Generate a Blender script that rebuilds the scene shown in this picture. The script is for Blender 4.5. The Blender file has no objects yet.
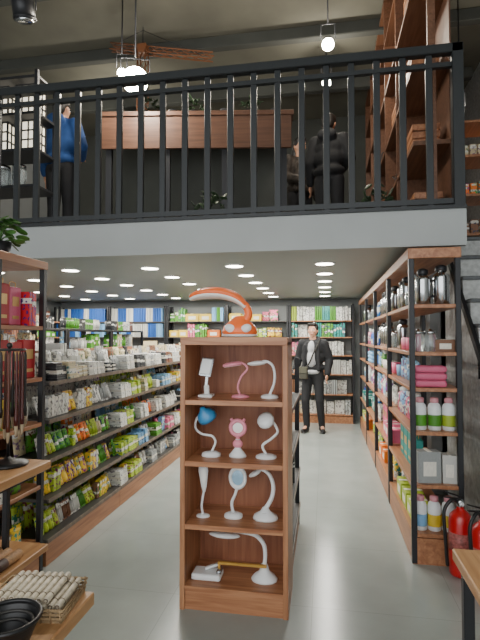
import bpy, bmesh, math, random
from mathutils import Vector, Matrix, Euler
R = random.Random(7)
col = bpy.context.scene.collection

# ---------------------------------------------------------------- materials
def lin(h):
    h = h.lstrip('#')
    c = [int(h[i:i+2], 16)/255 for i in (0, 2, 4)]
    return tuple((x/12.92 if x <= .04045 else ((x+.055)/1.055)**2.4) for x in c) + (1,)

MATS = {}
def mat(name, hexc, rough=.5, metal=0, var=.06, scale=30, emit=0, trans=0, coat=0, bump=0):
    if name in MATS: return MATS[name]
    m = bpy.data.materials.new(name); m.use_nodes = True
    nt = m.node_tree; b = nt.nodes['Principled BSDF']
    b.inputs['Roughness'].default_value = rough
    b.inputs['Metallic'].default_value = metal
    b.inputs['Coat Weight'].default_value = coat
    tc = nt.nodes.new('ShaderNodeTexCoord'); n = nt.nodes.new('ShaderNodeTexNoise')
    n.inputs['Scale'].default_value = scale; n.inputs['Detail'].default_value = 3
    nt.links.new(tc.outputs['Object'], n.inputs['Vector'])
    r = nt.nodes.new('ShaderNodeValToRGB')
    c = lin(hexc) if isinstance(hexc, str) else hexc
    r.color_ramp.elements[0].position = .3; r.color_ramp.elements[1].position = .7
    r.color_ramp.elements[0].color = tuple(x*(1-var) for x in c[:3])+(1,)
    r.color_ramp.elements[1].color = tuple(min(1, x*(1+var)) for x in c[:3])+(1,)
    nt.links.new(n.outputs['Fac'], r.inputs['Fac'])
    nt.links.new(r.outputs['Color'], b.inputs['Base Color'])
    if emit:
        b.inputs['Emission Color'].default_value = c; b.inputs['Emission Strength'].default_value = emit
    if trans:
        b.inputs['Transmission Weight'].default_value = trans
    if bump:
        bp = nt.nodes.new('ShaderNodeBump'); bp.inputs['Strength'].default_value = bump
        bp.inputs['Distance'].default_value = .005
        nt.links.new(n.outputs['Fac'], bp.inputs['Height']); nt.links.new(bp.outputs['Normal'], b.inputs['Normal'])
    MATS[name] = m
    return m

def wood(name, dark, light, axis='Z', rough=.4):
    if name in MATS: return MATS[name]
    m = bpy.data.materials.new(name); m.use_nodes = True
    nt = m.node_tree; b = nt.nodes['Principled BSDF']; b.inputs['Roughness'].default_value = rough
    tc = nt.nodes.new('ShaderNodeTexCoord'); mp = nt.nodes.new('ShaderNodeMapping')
    s = {'X': (1.5, 22, 22), 'Y': (22, 1.5, 22), 'Z': (22, 22, 1.5)}[axis]
    mp.inputs['Scale'].default_value = s
    n = nt.nodes.new('ShaderNodeTexNoise'); n.inputs['Scale'].default_value = 1.6; n.inputs['Detail'].default_value = 6
    n.inputs['Distortion'].default_value = .6
    r = nt.nodes.new('ShaderNodeValToRGB')
    r.color_ramp.elements[0].position = .3; r.color_ramp.elements[1].position = .72
    r.color_ramp.elements[0].color = lin(dark); r.color_ramp.elements[1].color = lin(light)
    nt.links.new(tc.outputs['Object'], mp.inputs['Vector']); nt.links.new(mp.outputs['Vector'], n.inputs['Vector'])
    nt.links.new(n.outputs['Fac'], r.inputs['Fac']); nt.links.new(r.outputs['Color'], b.inputs['Base Color'])
    MATS[name] = m
    return m

def printed(name, rough=.45, lo=.5, hi=.66, plain=False):
    """packaging: colour per object, pale label band and small print blotches"""
    m = bpy.data.materials.new(name); m.use_nodes = True
    nt = m.node_tree; L = nt.links; b = nt.nodes['Principled BSDF']; b.inputs['Roughness'].default_value = rough
    oi = nt.nodes.new('ShaderNodeObjectInfo')
    if plain:
        n = nt.nodes.new('ShaderNodeTexNoise'); n.inputs['Scale'].default_value = 20
        mx = nt.nodes.new('ShaderNodeMix'); mx.data_type = 'RGBA'; mx.blend_type = 'MULTIPLY'; mx.inputs['Factor'].default_value = .25
        L.new(oi.outputs['Color'], mx.inputs['A']); L.new(n.outputs['Fac'], mx.inputs['B'])
        L.new(mx.outputs['Result'], b.inputs['Base Color'])
    else:
        tc = nt.nodes.new('ShaderNodeTexCoord'); sp = nt.nodes.new('ShaderNodeSeparateXYZ')
        L.new(tc.outputs['Generated'], sp.inputs[0])
        rp = nt.nodes.new('ShaderNodeValToRGB'); rp.color_ramp.interpolation = 'CONSTANT'
        rp.color_ramp.elements[0].color = (0, 0, 0, 1)
        e = rp.color_ramp.elements[1]; e.position = lo; e.color = (1, 1, 1, 1)
        e2 = rp.color_ramp.elements.new(hi); e2.color = (0, 0, 0, 1)
        sh = nt.nodes.new('ShaderNodeMath'); sh.operation = 'MULTIPLY_ADD'; sh.inputs[1].default_value = .5
        L.new(oi.outputs['Random'], sh.inputs[0]); L.new(sp.outputs['Z'], sh.inputs[2])
        sb = nt.nodes.new('ShaderNodeMath'); sb.operation = 'SUBTRACT'; sb.inputs[1].default_value = .25; L.new(sh.outputs[0], sb.inputs[0])
        L.new(sb.outputs[0], rp.inputs['Fac'])
        mx = nt.nodes.new('ShaderNodeMix'); mx.data_type = 'RGBA'
        L.new(rp.outputs['Color'], mx.inputs['Factor']); L.new(oi.outputs['Color'], mx.inputs['A'])
        mx.inputs['B'].default_value = (.7, .7, .65, 1)
        ad = nt.nodes.new('ShaderNodeVectorMath'); ad.operation = 'ADD'
        L.new(tc.outputs['Object'], ad.inputs[0]); L.new(oi.outputs['Random'], ad.inputs[1])
        v = nt.nodes.new('ShaderNodeTexNoise'); v.inputs['Scale'].default_value = 42; v.inputs['Detail'].default_value = 2
        L.new(ad.outputs[0], v.inputs['Vector'])
        r2 = nt.nodes.new('ShaderNodeValToRGB'); r2.color_ramp.elements[0].position = .55; r2.color_ramp.elements[1].position = .58
        L.new(v.outputs['Fac'], r2.inputs['Fac'])
        m2 = nt.nodes.new('ShaderNodeMix'); m2.data_type = 'RGBA'
        hs = nt.nodes.new('ShaderNodeHueSaturation'); hs.inputs['Value'].default_value = .35
        hr = nt.nodes.new('ShaderNodeMath'); hr.operation = 'MULTIPLY_ADD'; hr.inputs[1].default_value = .9; hr.inputs[2].default_value = .05
        L.new(oi.outputs['Random'], hr.inputs[0]); L.new(hr.outputs[0], hs.inputs['Hue'])
        L.new(oi.outputs['Color'], hs.inputs['Color'])
        L.new(r2.outputs['Color'], m2.inputs['Factor']); L.new(mx.outputs['Result'], m2.inputs['A']); L.new(hs.outputs['Color'], m2.inputs['B'])
        L.new(m2.outputs['Result'], b.inputs['Base Color'])
    return m

M_wood = wood('wood_red', '#94603f', '#c08b63', 'Z', .38)
M_woodh = wood('wood_red_h', '#965f3e', '#c48e66', 'X', .38)
M_woody = wood('wood_red_y', '#8a583a', '#b5805a', 'Y', .38)
M_wooddk = wood('wood_back', '#814d35', '#a66e4e', 'Z', .5)
M_woodlt = wood('wood_light', '#a9784b', '#cfa272', 'Y', .35)
M_woodup = wood('wood_upper', '#573722', '#75503a', 'Y', .5)
M_woodcounter = wood('wood_counter', '#4f3324', '#6b4833', 'X', .5)
M_black = mat('black_metal', '#26272a', .42, .3)
M_rail = mat('rail_black', '#24282a', .45, .2)
M_white = mat('white_plastic', '#e9ecec', .3, 0, .02, coat=.2)
M_silver = mat('silver', '#b9bec2', .25, .9)
M_pink = mat('pink_plastic', '#e58fa0', .3, 0, .03)
M_blue = mat('blue_plastic', '#3f8fc4', .3, 0, .03)
M_orange = mat('orange_plastic', '#ff7432', .4, 0, .04, coat=.15)
M_gold = mat('brushed_gold', '#d4a552', .35, .6)
M_diff = mat('lamp_diffuser', '#f4f4ee', .5, 0, .01)
M_print = printed('packaging_print')
M_print2 = printed('packaging_print_low', .35, .2, .5)
M_plain = printed('object_tint', .5, plain=True)
M_paper = mat('paper', '#dedacd', .8, 0, .08, 60)
M_cap = mat('cap_white', '#dfe3e3', .4)
M_glass = mat('glass', '#dfe9ea', .05, 0, .02, trans=.85)
M_steel = mat('steel', '#c0c3c6', .18, 1)
M_rubber = mat('rubber', '#18181a', .38)
M_red = mat('red_paint', '#c4181d', .28, 0, .05, coat=.4)
M_concrete = mat('concrete', '#9a9ea0', .75, 0, .15, 12, bump=.2)
M_step = mat('stone_step', '#b9bcba', .7, 0, .22, 25, bump=.3)
M_nose = mat('stone_nosing', '#5c6062', .6, 0, .15, 30)
M_skin = mat('skin', '#c9967a', .55, 0, .04)
M_hair = mat('hair', '#16120f', .5, 0, .3, 90)
M_leaf = mat('leaf_green', '#3f6a2c', .45, 0, .25, 20)
M_leafdk = mat('leaf_dark', '#1d3318', .5, 0, .25, 20)
M_price = mat('price_rail', '#6d5f52', .5, 0, .35, 25)
M_gshelf = mat('gondola_shelf_grey', '#4a4845', .5, .1)

# ---------------------------------------------------------------- mesh builder
class MB:
    def __init__(s): s.bm = bmesh.new()
    def _fin(s, faces, mi, smooth):
        for f in faces:
            f.material_index = mi; f.smooth = smooth
    def box(s, c, d, rot=None, mi=0, bev=0, seg=1):
        m = Matrix.Translation(c) @ (rot.to_4x4() if rot is not None else Matrix()) @ Matrix.Diagonal((d[0], d[1], d[2], 1))
        vs = bmesh.ops.create_cube(s.bm, size=1, matrix=m)['verts']
        fs = {f for v in vs for f in v.link_faces}
        s._fin(fs, mi, False)
        if bev:
            es = {e for v in vs for e in v.link_edges}
            r = bmesh.ops.bevel(s.bm, geom=list(es), offset=bev, segments=seg, affect='EDGES', profile=.5)
            for f in r['faces']: f.material_index = mi
        return s
    def bb(s, a, b, mi=0, bev=0):
        return s.box([(a[i]+b[i])/2 for i in range(3)], [abs(b[i]-a[i]) for i in range(3)], None, mi, bev)
    def lathe(s, prof, n=20, M=None, mi=0, smooth=True, sx=1, sy=1):
        M = M or Matrix()
        rings = []
        for r, z in prof:
            if r < 1e-5: rings.append([s.bm.verts.new(M @ Vector((0, 0, z)))])
            else: rings.append([s.bm.verts.new(M @ Vector((sx*r*math.cos(2*math.pi*i/n), sy*r*math.sin(2*math.pi*i/n), z))) for i in range(n)])
        fs = []
        for a, b in zip(rings, rings[1:]):
            for i in range(n):
                j = (i+1) % n
                if len(a) == 1 and len(b) == 1: continue
                if len(a) == 1: fs.append(s.bm.faces.new((a[0], b[j], b[i])))
                elif len(b) == 1: fs.append(s.bm.faces.new((a[i], a[j], b[0])))
                else: fs.append(s.bm.faces.new((a[i], a[j], b[j], b[i])))
        for k, rg in ((0, rings[0]), (1, rings[-1])):
            if len(rg) > 2: fs.append(s.bm.faces.new(rg if k else rg[::-1]))
        s._fin(fs, mi, smooth)
        return s
    def cyl(s, a, b, r, r2=None, n=14, mi=0, smooth=True):
        a, b = Vector(a), Vector(b); d = b-a
        q = d.to_track_quat('Z', 'Y').to_matrix().to_4x4()
        return s.lathe([(r, 0), (r if r2 is None else r2, d.length)], n, Matrix.Translation(a) @ q, mi, smooth)
    def tube(s, pts, r, n=8, mi=0, sub=6, rad=None, flat=1):
        P = [Vector(p) for p in pts]
        if sub > 1 and len(P) > 2:
            Q = []
            for i in range(len(P)-1):
                p0 = P[max(i-1, 0)]; p1 = P[i]; p2 = P[i+1]; p3 = P[min(i+2, len(P)-1)]
                for k in range(sub):
                    t = k/sub
                    Q.append(.5*((2*p1)+(-p0+p2)*t+(2*p0-5*p1+4*p2-p3)*t*t+(-p0+3*p1-3*p2+p3)*t**3))
            Q.append(P[-1])
        else: Q = P
        rings = []; up = None
        for i, p in enumerate(Q):
            t = (Q[min(i+1, len(Q)-1)]-Q[max(i-1, 0)]).normalized()
            if up is None:
                up = Vector((0, 1, 0)) if abs(t.y) < .8 else Vector((1, 0, 0))
            up = (up-t*up.dot(t)).normalized(); sd = t.cross(up)
            rr = r if rad is None else rad(i/(len(Q)-1))
            rings.append([s.bm.verts.new(p+rr*(math.cos(2*math.pi*k/n)*up*flat+math.sin(2*math.pi*k/n)*sd)) for k in range(n)])
        fs = []
        for a, b in zip(rings, rings[1:]):
            for i in range(n):
                j = (i+1) % n; fs.append(s.bm.faces.new((a[i], a[j], b[j], b[i])))
        fs.append(s.bm.faces.new(rings[0][::-1])); fs.append(s.bm.faces.new(rings[-1]))
        s._fin(fs, mi, True)
        return s
    def ell(s, c, r, rot=None, mi=0, u=16, v=10):
        m = Matrix.Translation(c) @ (rot.to_4x4() if rot is not None else Matrix()) @ Matrix.Diagonal((r[0], r[1], r[2], 1))
        vs = bmesh.ops.create_uvsphere(s.bm, u_segments=u, v_segments=v, radius=1, matrix=m)['verts']
        s._fin({f for w in vs for f in w.link_faces}, mi, True)
        return s
    def cap(s, a, ra, b, rb, mi=0):
        s.ell(a, (ra,)*3, mi=mi, u=12, v=8); s.ell(b, (rb,)*3, mi=mi, u=12, v=8)
        return s.cyl(a, b, ra, rb, 12, mi)
    def torus(s, c, Rr, r, M=None, mi=0, n=24, m=8, sx=1, sz=1):
        M = (Matrix.Translation(c) @ (M.to_4x4() if M is not None else Matrix()))
        g = [[s.bm.verts.new(M @ Vector((sx*(Rr+r*math.cos(2*math.pi*j/m))*math.cos(2*math.pi*i/n), r*math.sin(2*math.pi*j/m), sz*(Rr+r*math.cos(2*math.pi*j/m))*math.sin(2*math.pi*i/n)))) for j in range(m)] for i in range(n)]
        fs = [s.bm.faces.new((g[i][j], g[(i+1) % n][j], g[(i+1) % n][(j+1) % m], g[i][(j+1) % m])) for i in range(n) for j in range(m)]
        s._fin(fs, mi, True)
        return s
    def mesh(s, name, mats):
        bmesh.ops.recalc_face_normals(s.bm, faces=s.bm.faces[:])
        me = bpy.data.meshes.new(name); s.bm.to_mesh(me); s.bm.free()
        for m in (mats if isinstance(mats, (list, tuple)) else [mats]): me.materials.append(m)
        return me

def tag(o, label, cat, group=None, kind=None):
    if label: o['label'] = label
    if cat: o['category'] = cat
    if group: o['group'] = group
    if kind: o['kind'] = kind
    return o
def thing(name, loc, label, cat, rz=0, group=None):
    o = bpy.data.objects.new(name, None); o.empty_display_size = .05
    o.location = loc; o.rotation_euler = (0, 0, rz); col.objects.link(o)
    return tag(o, label, cat, group)
def part(p, name, mb, mats, label=None):
    o = bpy.data.objects.new(name, mb.mesh(name, mats)); col.objects.link(o); o.parent = p
    if label: o['label'] = label
    return o
def solo(name, mb, mats, loc, label, cat, rz=0, group=None, kind=None):
    o = bpy.data.objects.new(name, mb.mesh(name, mats) if isinstance(mb, MB) else mb)
    o.location = loc; o.rotation_euler = (0, 0, rz); col.objects.link(o)
    return tag(o, label, cat, group, kind)
def struct(name, a, b, m, bev=0):
    c = [(a[i]+b[i])/2 for i in range(3)]
    mb = MB().box((0, 0, 0), [abs(b[i]-a[i]) for i in range(3)], bev=bev)
    return solo(name, mb, m, c, None, None, kind='structure')

# ---------------------------------------------------------------- shell
def floor_mat():
    m = bpy.data.materials.new('floor_tile'); m.use_nodes = True
    nt = m.node_tree; L = nt.links; b = nt.nodes['Principled BSDF']
    tc = nt.nodes.new('ShaderNodeTexCoord'); mp = nt.nodes.new('ShaderNodeMapping'); mp.inputs['Location'].default_value = (.18, .25, 0)
    br = nt.nodes.new('ShaderNodeTexBrick'); br.offset = 0; br.inputs['Scale'].default_value = 1
    br.inputs['Brick Width'].default_value = .8; br.inputs['Row Height'].default_value = .8
    br.inputs['Mortar Size'].default_value = .0016; br.inputs['Color1'].default_value = lin('#9aa19c'); br.inputs['Color2'].default_value = lin('#989f9a')
    br.inputs['Mortar'].default_value = lin('#868c88')
    L.new(tc.outputs['Object'], mp.inputs['Vector']); L.new(mp.outputs['Vector'], br.inputs['Vector'])
    n = nt.nodes.new('ShaderNodeTexNoise'); n.inputs['Scale'].default_value = 3; n.inputs['Detail'].default_value = 5
    L.new(tc.outputs['Object'], n.inputs['Vector'])
    mx = nt.nodes.new('ShaderNodeMix'); mx.data_type = 'RGBA'; mx.blend_type = 'OVERLAY'; mx.inputs['Factor'].default_value = .2
    L.new(br.outputs['Color'], mx.inputs['A']); L.new(n.outputs['Fac'], mx.inputs['B']); L.new(mx.outputs['Result'], b.inputs['Base Color'])
    b.inputs['Roughness'].default_value = .2
    return m
M_ceil = mat('ceil_under', '#9aa19f', .5, 0, .03, 2)
M_fascia = mat('fascia', '#a1a6a5', .5, 0, .04, 3)
M_wall = mat('wall_grey', '#8a8e8e', .8, 0, .06, 4)
M_updark = mat('wall_up', '#484a45', .9, 0, .1, 3)
M_upceil = mat('ceil_up', '#6b6a5e', .9, 0, .12, 2)
FX0, FX1, BY = -5.3, 2.3, 9.0
struct('floor', (FX0, -3, -.1), (FX1, BY, 0), floor_mat())
struct('wall_left', (FX0-.1, -3, 0), (FX0, BY, 5.6), M_wall)
struct('wall_right', (FX1, -3, 0), (FX1+.1, BY, 5.6), M_step)
struct('wall_back', (FX0, BY, 0), (FX1, BY+.1, 2.2), M_wall)
struct('wall_back_upper', (FX0, BY, 2.2), (FX1, BY+.1, 5.6), M_updark)
struct('ceiling', (FX0, -3, 5.6), (FX1, BY+.1, 5.7), M_upceil)
MY = 3.7
struct('ceiling_mezzanine', (FX0, MY+.06, 2.2), (1.0, BY, 2.22), M_ceil)
struct('floor_mezzanine', (FX0, MY+.06, 2.22), (1.0, BY, 2.44), M_concrete)
struct('floor_landing', (1.0, 4.85, 2.2), (FX1, BY, 2.44), M_concrete)
struct('trim_fascia', (FX0, MY, 2.17), (1.02, MY+.06, 2.44), M_fascia)
struct('trim_fascia_edge', (FX0, MY-.02, 2.44), (1.02, MY+.1, 2.465), M_rail)
struct('wall_stair_side', (1.0, 4.9, 0), (1.1, BY, 2.2), M_wall)

for i, (y, z) in enumerate([(4.9, 5.45), (6.3, 5.5), (7.6, 5.45)]):
    solo('ceiling_beam', MB().box((0, 0, 0), (7.4, .12, .16), bev=.01), M_updark, (-1.5, y, z+.02), 'dark painted beam running under the upper ceiling', 'beam', group='upper ceiling beams')

# ---------------------------------------------------------------- downlights
dl_mesh = MB().lathe([(.1, 0), (.1, -.006), (.085, -.01), (.085, -.004)], 24).mesh('downlight_trim', M_cap)
de_mesh = MB().lathe([(.084, -.011), (0, -.012)], 24).mesh('downlight_lens', mat('led', '#fff8e8', .5, emit=18))
ld = bpy.data.lights.new('downlight_lamp', 'AREA'); ld.shape = 'DISK'; ld.size = .15; ld.energy = 11; ld.color = (1, .96, .88)
for r in range(6):
    for c in range(6):
        x = 0.0-.87*c; y = 4.6+.72*r
        t = thing('downlight', (x, y, 2.2), 'round white recessed ceiling downlight, lit', 'ceiling light', group='downlights under the mezzanine')
        for nm, me in (('trim_ring', dl_mesh), ('lens', de_mesh)):
            p = bpy.data.objects.new(nm, me); p.parent = t; col.objects.link(p)
        p = bpy.data.objects.new('downlight_bulb', ld); p.parent = t; p.location = (0, 0, -.02); col.objects.link(p)

# ---------------------------------------------------------------- railing
rl = thing('railing', (-1.2, MY+.04, 2.465), 'black metal balcony railing with flat vertical bars', 'railing')
part(rl, 'top_rail', MB().bb((-3.9, -.035, 1.15), (2.22, .035, 1.22), bev=.006), M_rail)
part(rl, 'middle_rail', MB().bb((-3.9, -.02, 1.05), (2.22, .02, 1.085)), M_rail)
part(rl, 'bottom_rail', MB().bb((-3.9, -.02, .02), (2.22, .02, .06)), M_rail)
bal = MB().bb((-.025, -.014, 0), (.025, .014, 1.15), bev=.003).mesh('baluster', M_rail)
x = 1.98
while x > -3.9:
    p = bpy.data.objects.new('baluster', bal); p.parent = rl; p.location = (x, 0, 0); col.objects.link(p); x -= .19
part(rl, 'post', MB().bb((2.14, -.035, 0), (2.22, .035, 1.22), bev=.004), M_rail)

# ---------------------------------------------------------------- shelving units
def shelf_unit(name, a, b, levels, label, cat, posts='all', back=None, header=0, plinth=.0, shelfm=None, group=None, th=.025, price=None, postw=.035, backm=None):
    x0, y0 = a; x1, y1, h = b
    cx, cy = (x0+x1)/2, (y0+y1)/2; w, d = x1-x0, y1-y0
    t = thing(name, (cx, cy, 0), label, cat, group=group)
    sm = shelfm or M_woody
    for sx in ((-1, 1) if posts == 'all' else (-1,)):
        for sy in (-1, 1):
            part(t, 'post', MB().box((sx*(w/2-postw/2), sy*(d/2-postw/2), h/2), (postw, postw, h), bev=.003), M_black)
    for z in levels:
        part(t, 'shelf', MB().box((0, 0, z-th/2), (w-.006, d-.006, th), bev=.002), sm)
    if plinth:
        part(t, 'plinth', MB().box((0, 0, plinth/2), (w-.01, d-.002, plinth)), M_woody)
    if header:
        part(t, 'header', MB().box((0, 0, h-header/2), (w+.01, d+.01, header), bev=.004), M_woody)
    if back == '-x': part(t, 'back_panel', MB().box((-w/2+.008, 0, h/2+.05), (.012, d-2*postw, h-.12)), M_wooddk)
    if back == '+y': part(t, 'back_panel', MB().box((0, d/2-.008, h/2+.05), (w-2*postw, .012, h-.12)), backm or M_wooddk)
    if price:
        for z in levels:
            part(t, 'price_rail', MB().box((w/2+.004, 0, z-.010), (.008, d-.004, .026)), M_price)
    return t

# ---------------------------------------------------------------- product kinds
PAL = {'green': '#549a28', 'lime': '#b4cc38', 'yellow': '#ecc838', 'white': '#dcdcd4', 'pale grey': '#b0b4b2', 'pink': '#ea6f93', 'red': '#c81e28',
       'blue': '#2462b8', 'sky blue': '#86bae4', 'teal': '#2f9c94', 'orange': '#ee7a20', 'purple': '#8258a8', 'dark': '#34373a', 'cream': '#d8caa2', 'brown': '#8a5f42'}
K = {}
def kind(key, name, dims, mb, mats, desc, cat):
    K[key] = (mb.mesh(name, mats), name, dims, desc, cat)
mb = MB().bb((-.045, -.004, 0), (.045, .004, .17), bev=.002)
for i in range(4): mb.cyl((-.03+.02*i, -.011, .02), (-.03+.02*i, -.011, .125), .007, n=8, mi=1)
mb.box((0, -.004, .155), (.03, .003, .01), mi=1)
kind('pack', 'pen_pack', (.09, .03, .17), mb, [M_print, M_plain], 'pack of pens', 'stationery')
mb = MB().bb((-.07, -.011, 0), (.07, -.009, .2)).bb((-.07, .009, 0), (.07, .011, .2)).bb((-.07, -.01, 0), (-.066, .01, .2)).bb((-.066, -.009, .003), (.067, .009, .197), mi=1)
for i in range(9): mb.torus((-.068, 0, .02+.02*i), .012, .0015, Matrix.Rotation(math.pi/2, 3, 'X'), 1, 10, 4)
kind('note', 'notebook', (.145, .026, .2), mb, [M_print, M_paper], 'spiral-bound notebook', 'notebook')
mb = MB().bb((-.035, -.025, 0), (.035, .025, .14), bev=.003).box((0, -.0255, .125), (.05, .002, .02), mi=1).box((0, 0, .142), (.066, .046, .004), mi=0)
kind('box', 'stationery_box', (.07, .053, .144), mb, [M_print, M_paper], 'small paper box', 'box')
mb = MB()
mb.lathe([(.06, 0), (.063, .03), (.06, .08), (.058, .13), (.062, .145)], 16, mi=0, sx=1, sy=.32).box((0, 0, .15), (.124, .003, .02), mi=0)
kind('pouch', 'packet', (.126, .042, .16), mb, [M_print], 'sealed foil packet', 'packet')
mb = MB()
for i in range(5): mb.box((R.uniform(-.003, .003), R.uniform(-.003, .003), .007+.0142*i), (.085, .085, .013), mi=i % 2, bev=.002)
kind('pad', 'note_pad_stack', (.092, .092, .071), mb, [M_plain, M_paper], 'stack of memo pads', 'memo pads')
mb = MB().bb((-.02, -.075, 0), (-.018, .075, .22)).bb((.018, -.075, 0), (.02, .075, .22)).bb((-.02, -.078, 0), (.02, -.075, .22)).bb((-.018, -.074, .004), (.018, .07, .214), mi=1)
kind('book', 'book', (.04, .153, .22), mb, [M_print, M_paper], 'book standing upright', 'book')
mb = MB().bb((-.0125, -.115, 0), (.0125, -.11, .27), bev=.002).bb((-.0125, -.11, 0), (-.01, .06, .27)).bb((.01, -.11, 0), (.0125, .06, .27)).bb((-.009, -.108, .005), (.009, .05, .25), mi=1)
kind('folder', 'folder', (.027, .17, .27), mb, [M_plain, M_paper], 'plastic folder standing upright', 'folder')
mb = MB()
for i in range(7): mb.box((R.uniform(-.004, .004), .002*i, .008+.0155*i), (.12, .13, .0145), mi=(0, 1, 0, 2)[i % 4], bev=.001)
kind('flat', 'packet_stack', (.13, .14, .11), mb, [M_print, M_plain, M_paper], 'stack of flat packets', 'stationery')
mb = MB().lathe([(.03, 0), (.035, .005), (.035, .12), (.028, .145), (.014, .155), (.014, .16)], 16).lathe([(.017, .158), (.018, .162), (.018, .185), (.012, .19)], 12, mi=1)
kind('bottle', 'bottle', (.07, .07, .19), mb, [M_print2, M_cap], 'bottle with white cap', 'bottle')
mb = MB().lathe([(.032, 0), (.036, .005), (.036, .13), (.03, .15), (.02, .158), (.02, .162)], 18, mi=1).lathe([(.0365, .025), (.0367, .03), (.0367, .085), (.0365, .09)], 18, mi=0).lathe([(.022, .16), (.023, .165), (.023, .185), (.016, .19)], 14, mi=2)
kind('milk', 'bottle', (.074, .074, .19), mb, [M_plain, M_cap, mat('cap_rose', '#c98a92', .4)], 'labelled white bottle', 'bottle')
mb = MB().lathe([(.045, 0), (.05, .005), (.05, .17), (.046, .19), (.03, .2), (.03, .215)], 18, mi=0).lathe([(.034, .21), (.036, .215), (.036, .24), (.02, .25)], 14, mi=1).tube([(.045, 0, .17), (.085, 0, .16), (.085, 0, .08), (.048, 0, .05)], .008, mi=1).tube([(-.04, 0, .185), (-.06, 0, .2), (-.07, 0, .21)], .01, mi=0)
kind('kettle', 'vacuum_jug', (.17, .1, .25), mb, [M_steel, M_black], 'steel vacuum jug', 'vacuum jug')
mb = MB().lathe([(.036, 0), (.04, .004), (.04, .09), (.034, .105), (.034, .11)], 16, mi=0).lathe([(.037, .108), (.037, .128), (.01, .13), (.01, .14), (0, .142)], 14, mi=1)
kind('jar', 'glass_jar', (.08, .08, .142), mb, [M_glass, M_steel], 'glass jar with metal lid', 'jar')
mb = MB()
for i in range(3): mb.box((0, 0, .022+.042*i), (.2, .13, .04), mi=0, bev=.016, seg=3)
kind('towel', 'folded_towel', (.2, .13, .126), mb, [M_plain], 'folded towel stack', 'towel')
mb = MB().lathe([(.028, 0), (.034, .003), (.037, .085), (.034, .085), (.031, .006), (0, .006)], 16).torus((.044, 0, .045), .02, .005, None, 0, 14, 6)
kind('mug', 'mug', (.1, .074, .085), mb, [M_plain], 'ceramic mug', 'mug')
mb = MB().bb((-.09, -.06, 0), (.09, .06, .11), bev=.002).box((0, 0, .111), (.03, .12, .002), mi=1).box((0, -.0605, .05), (.1, .002, .05), mi=1)
kind('carton', 'carton', (.18, .122, .112), mb, [M_plain, M_paper], 'cardboard carton', 'box')
mb = MB().box((0, 0, .12), (.17, .05, .24), mi=0, bev=.006).box((0, -.026, .15), (.1, .002, .06), mi=1).box((0, -.026, .05), (.1, .002, .02), mi=1).tube([(-.04, 0, .235), (-.04, 0, .27), (.04, 0, .27), (.04, 0, .235)], .003, mi=1)
kind('gift', 'gift_box', (.17, .056, .275), mb, [M_plain, mat('foil_gold', '#c9a469', .4, .4)], 'gift box with cord handle', 'gift box')

def put(key, loc, rz=0, color='white', s=1, group=None, extra='', sz=None, lean=0):
    me, name, dims, desc, cat = K[key]
    o = bpy.data.objects.new(name, me); col.objects.link(o)
    o.location = (loc[0], loc[1], loc[2]+abs(math.sin(lean))*dims[1]/2*(s if sz is None else sz[1]))
    o.rotation_euler = (-lean, 0, rz)
    o.scale = (s, s, s) if sz is None else sz
    c = lin(PAL[color]); k = R.uniform(.75, 1.15); o.color = tuple(min(1, q*k) for q in c[:3])+(1,)
    tag(o, (color+' '+desc+(' '+extra if extra else '')).strip(), cat, group)
    return o
def run(keys, axis, a, b, fixed, z, rz, colors, group, extra, maxh, gap=.006, smin=.85, smax=1.1, cap=99, lean=0, jl=0, wide=(1, 1), rep=(2, 5)):
    t = a; n = 0; left = 0; k = None; cc = None
    while n < cap:
        if left <= 0:
            k = R.choice(keys); cc = R.choice(colors); left = R.randint(*rep)
        w, d, h = K[k][2]; s = R.uniform(smin, smax); s = min(s, maxh/h); q = R.uniform(*wide)
        if t+w*s*q > b: break
        c = t+w*s*q/2
        loc = (c, fixed, z) if axis == 'x' else (fixed, c, z)
        ln = lean+R.uniform(-jl, jl) if k in ('pouch', 'pack', 'note') else 0
        put(k, loc, rz, cc, s, group, extra, sz=(s*q, s, s), lean=ln)
        t += w*s*q+gap+R.uniform(0, gap); left -= 1; n += 1

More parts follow.
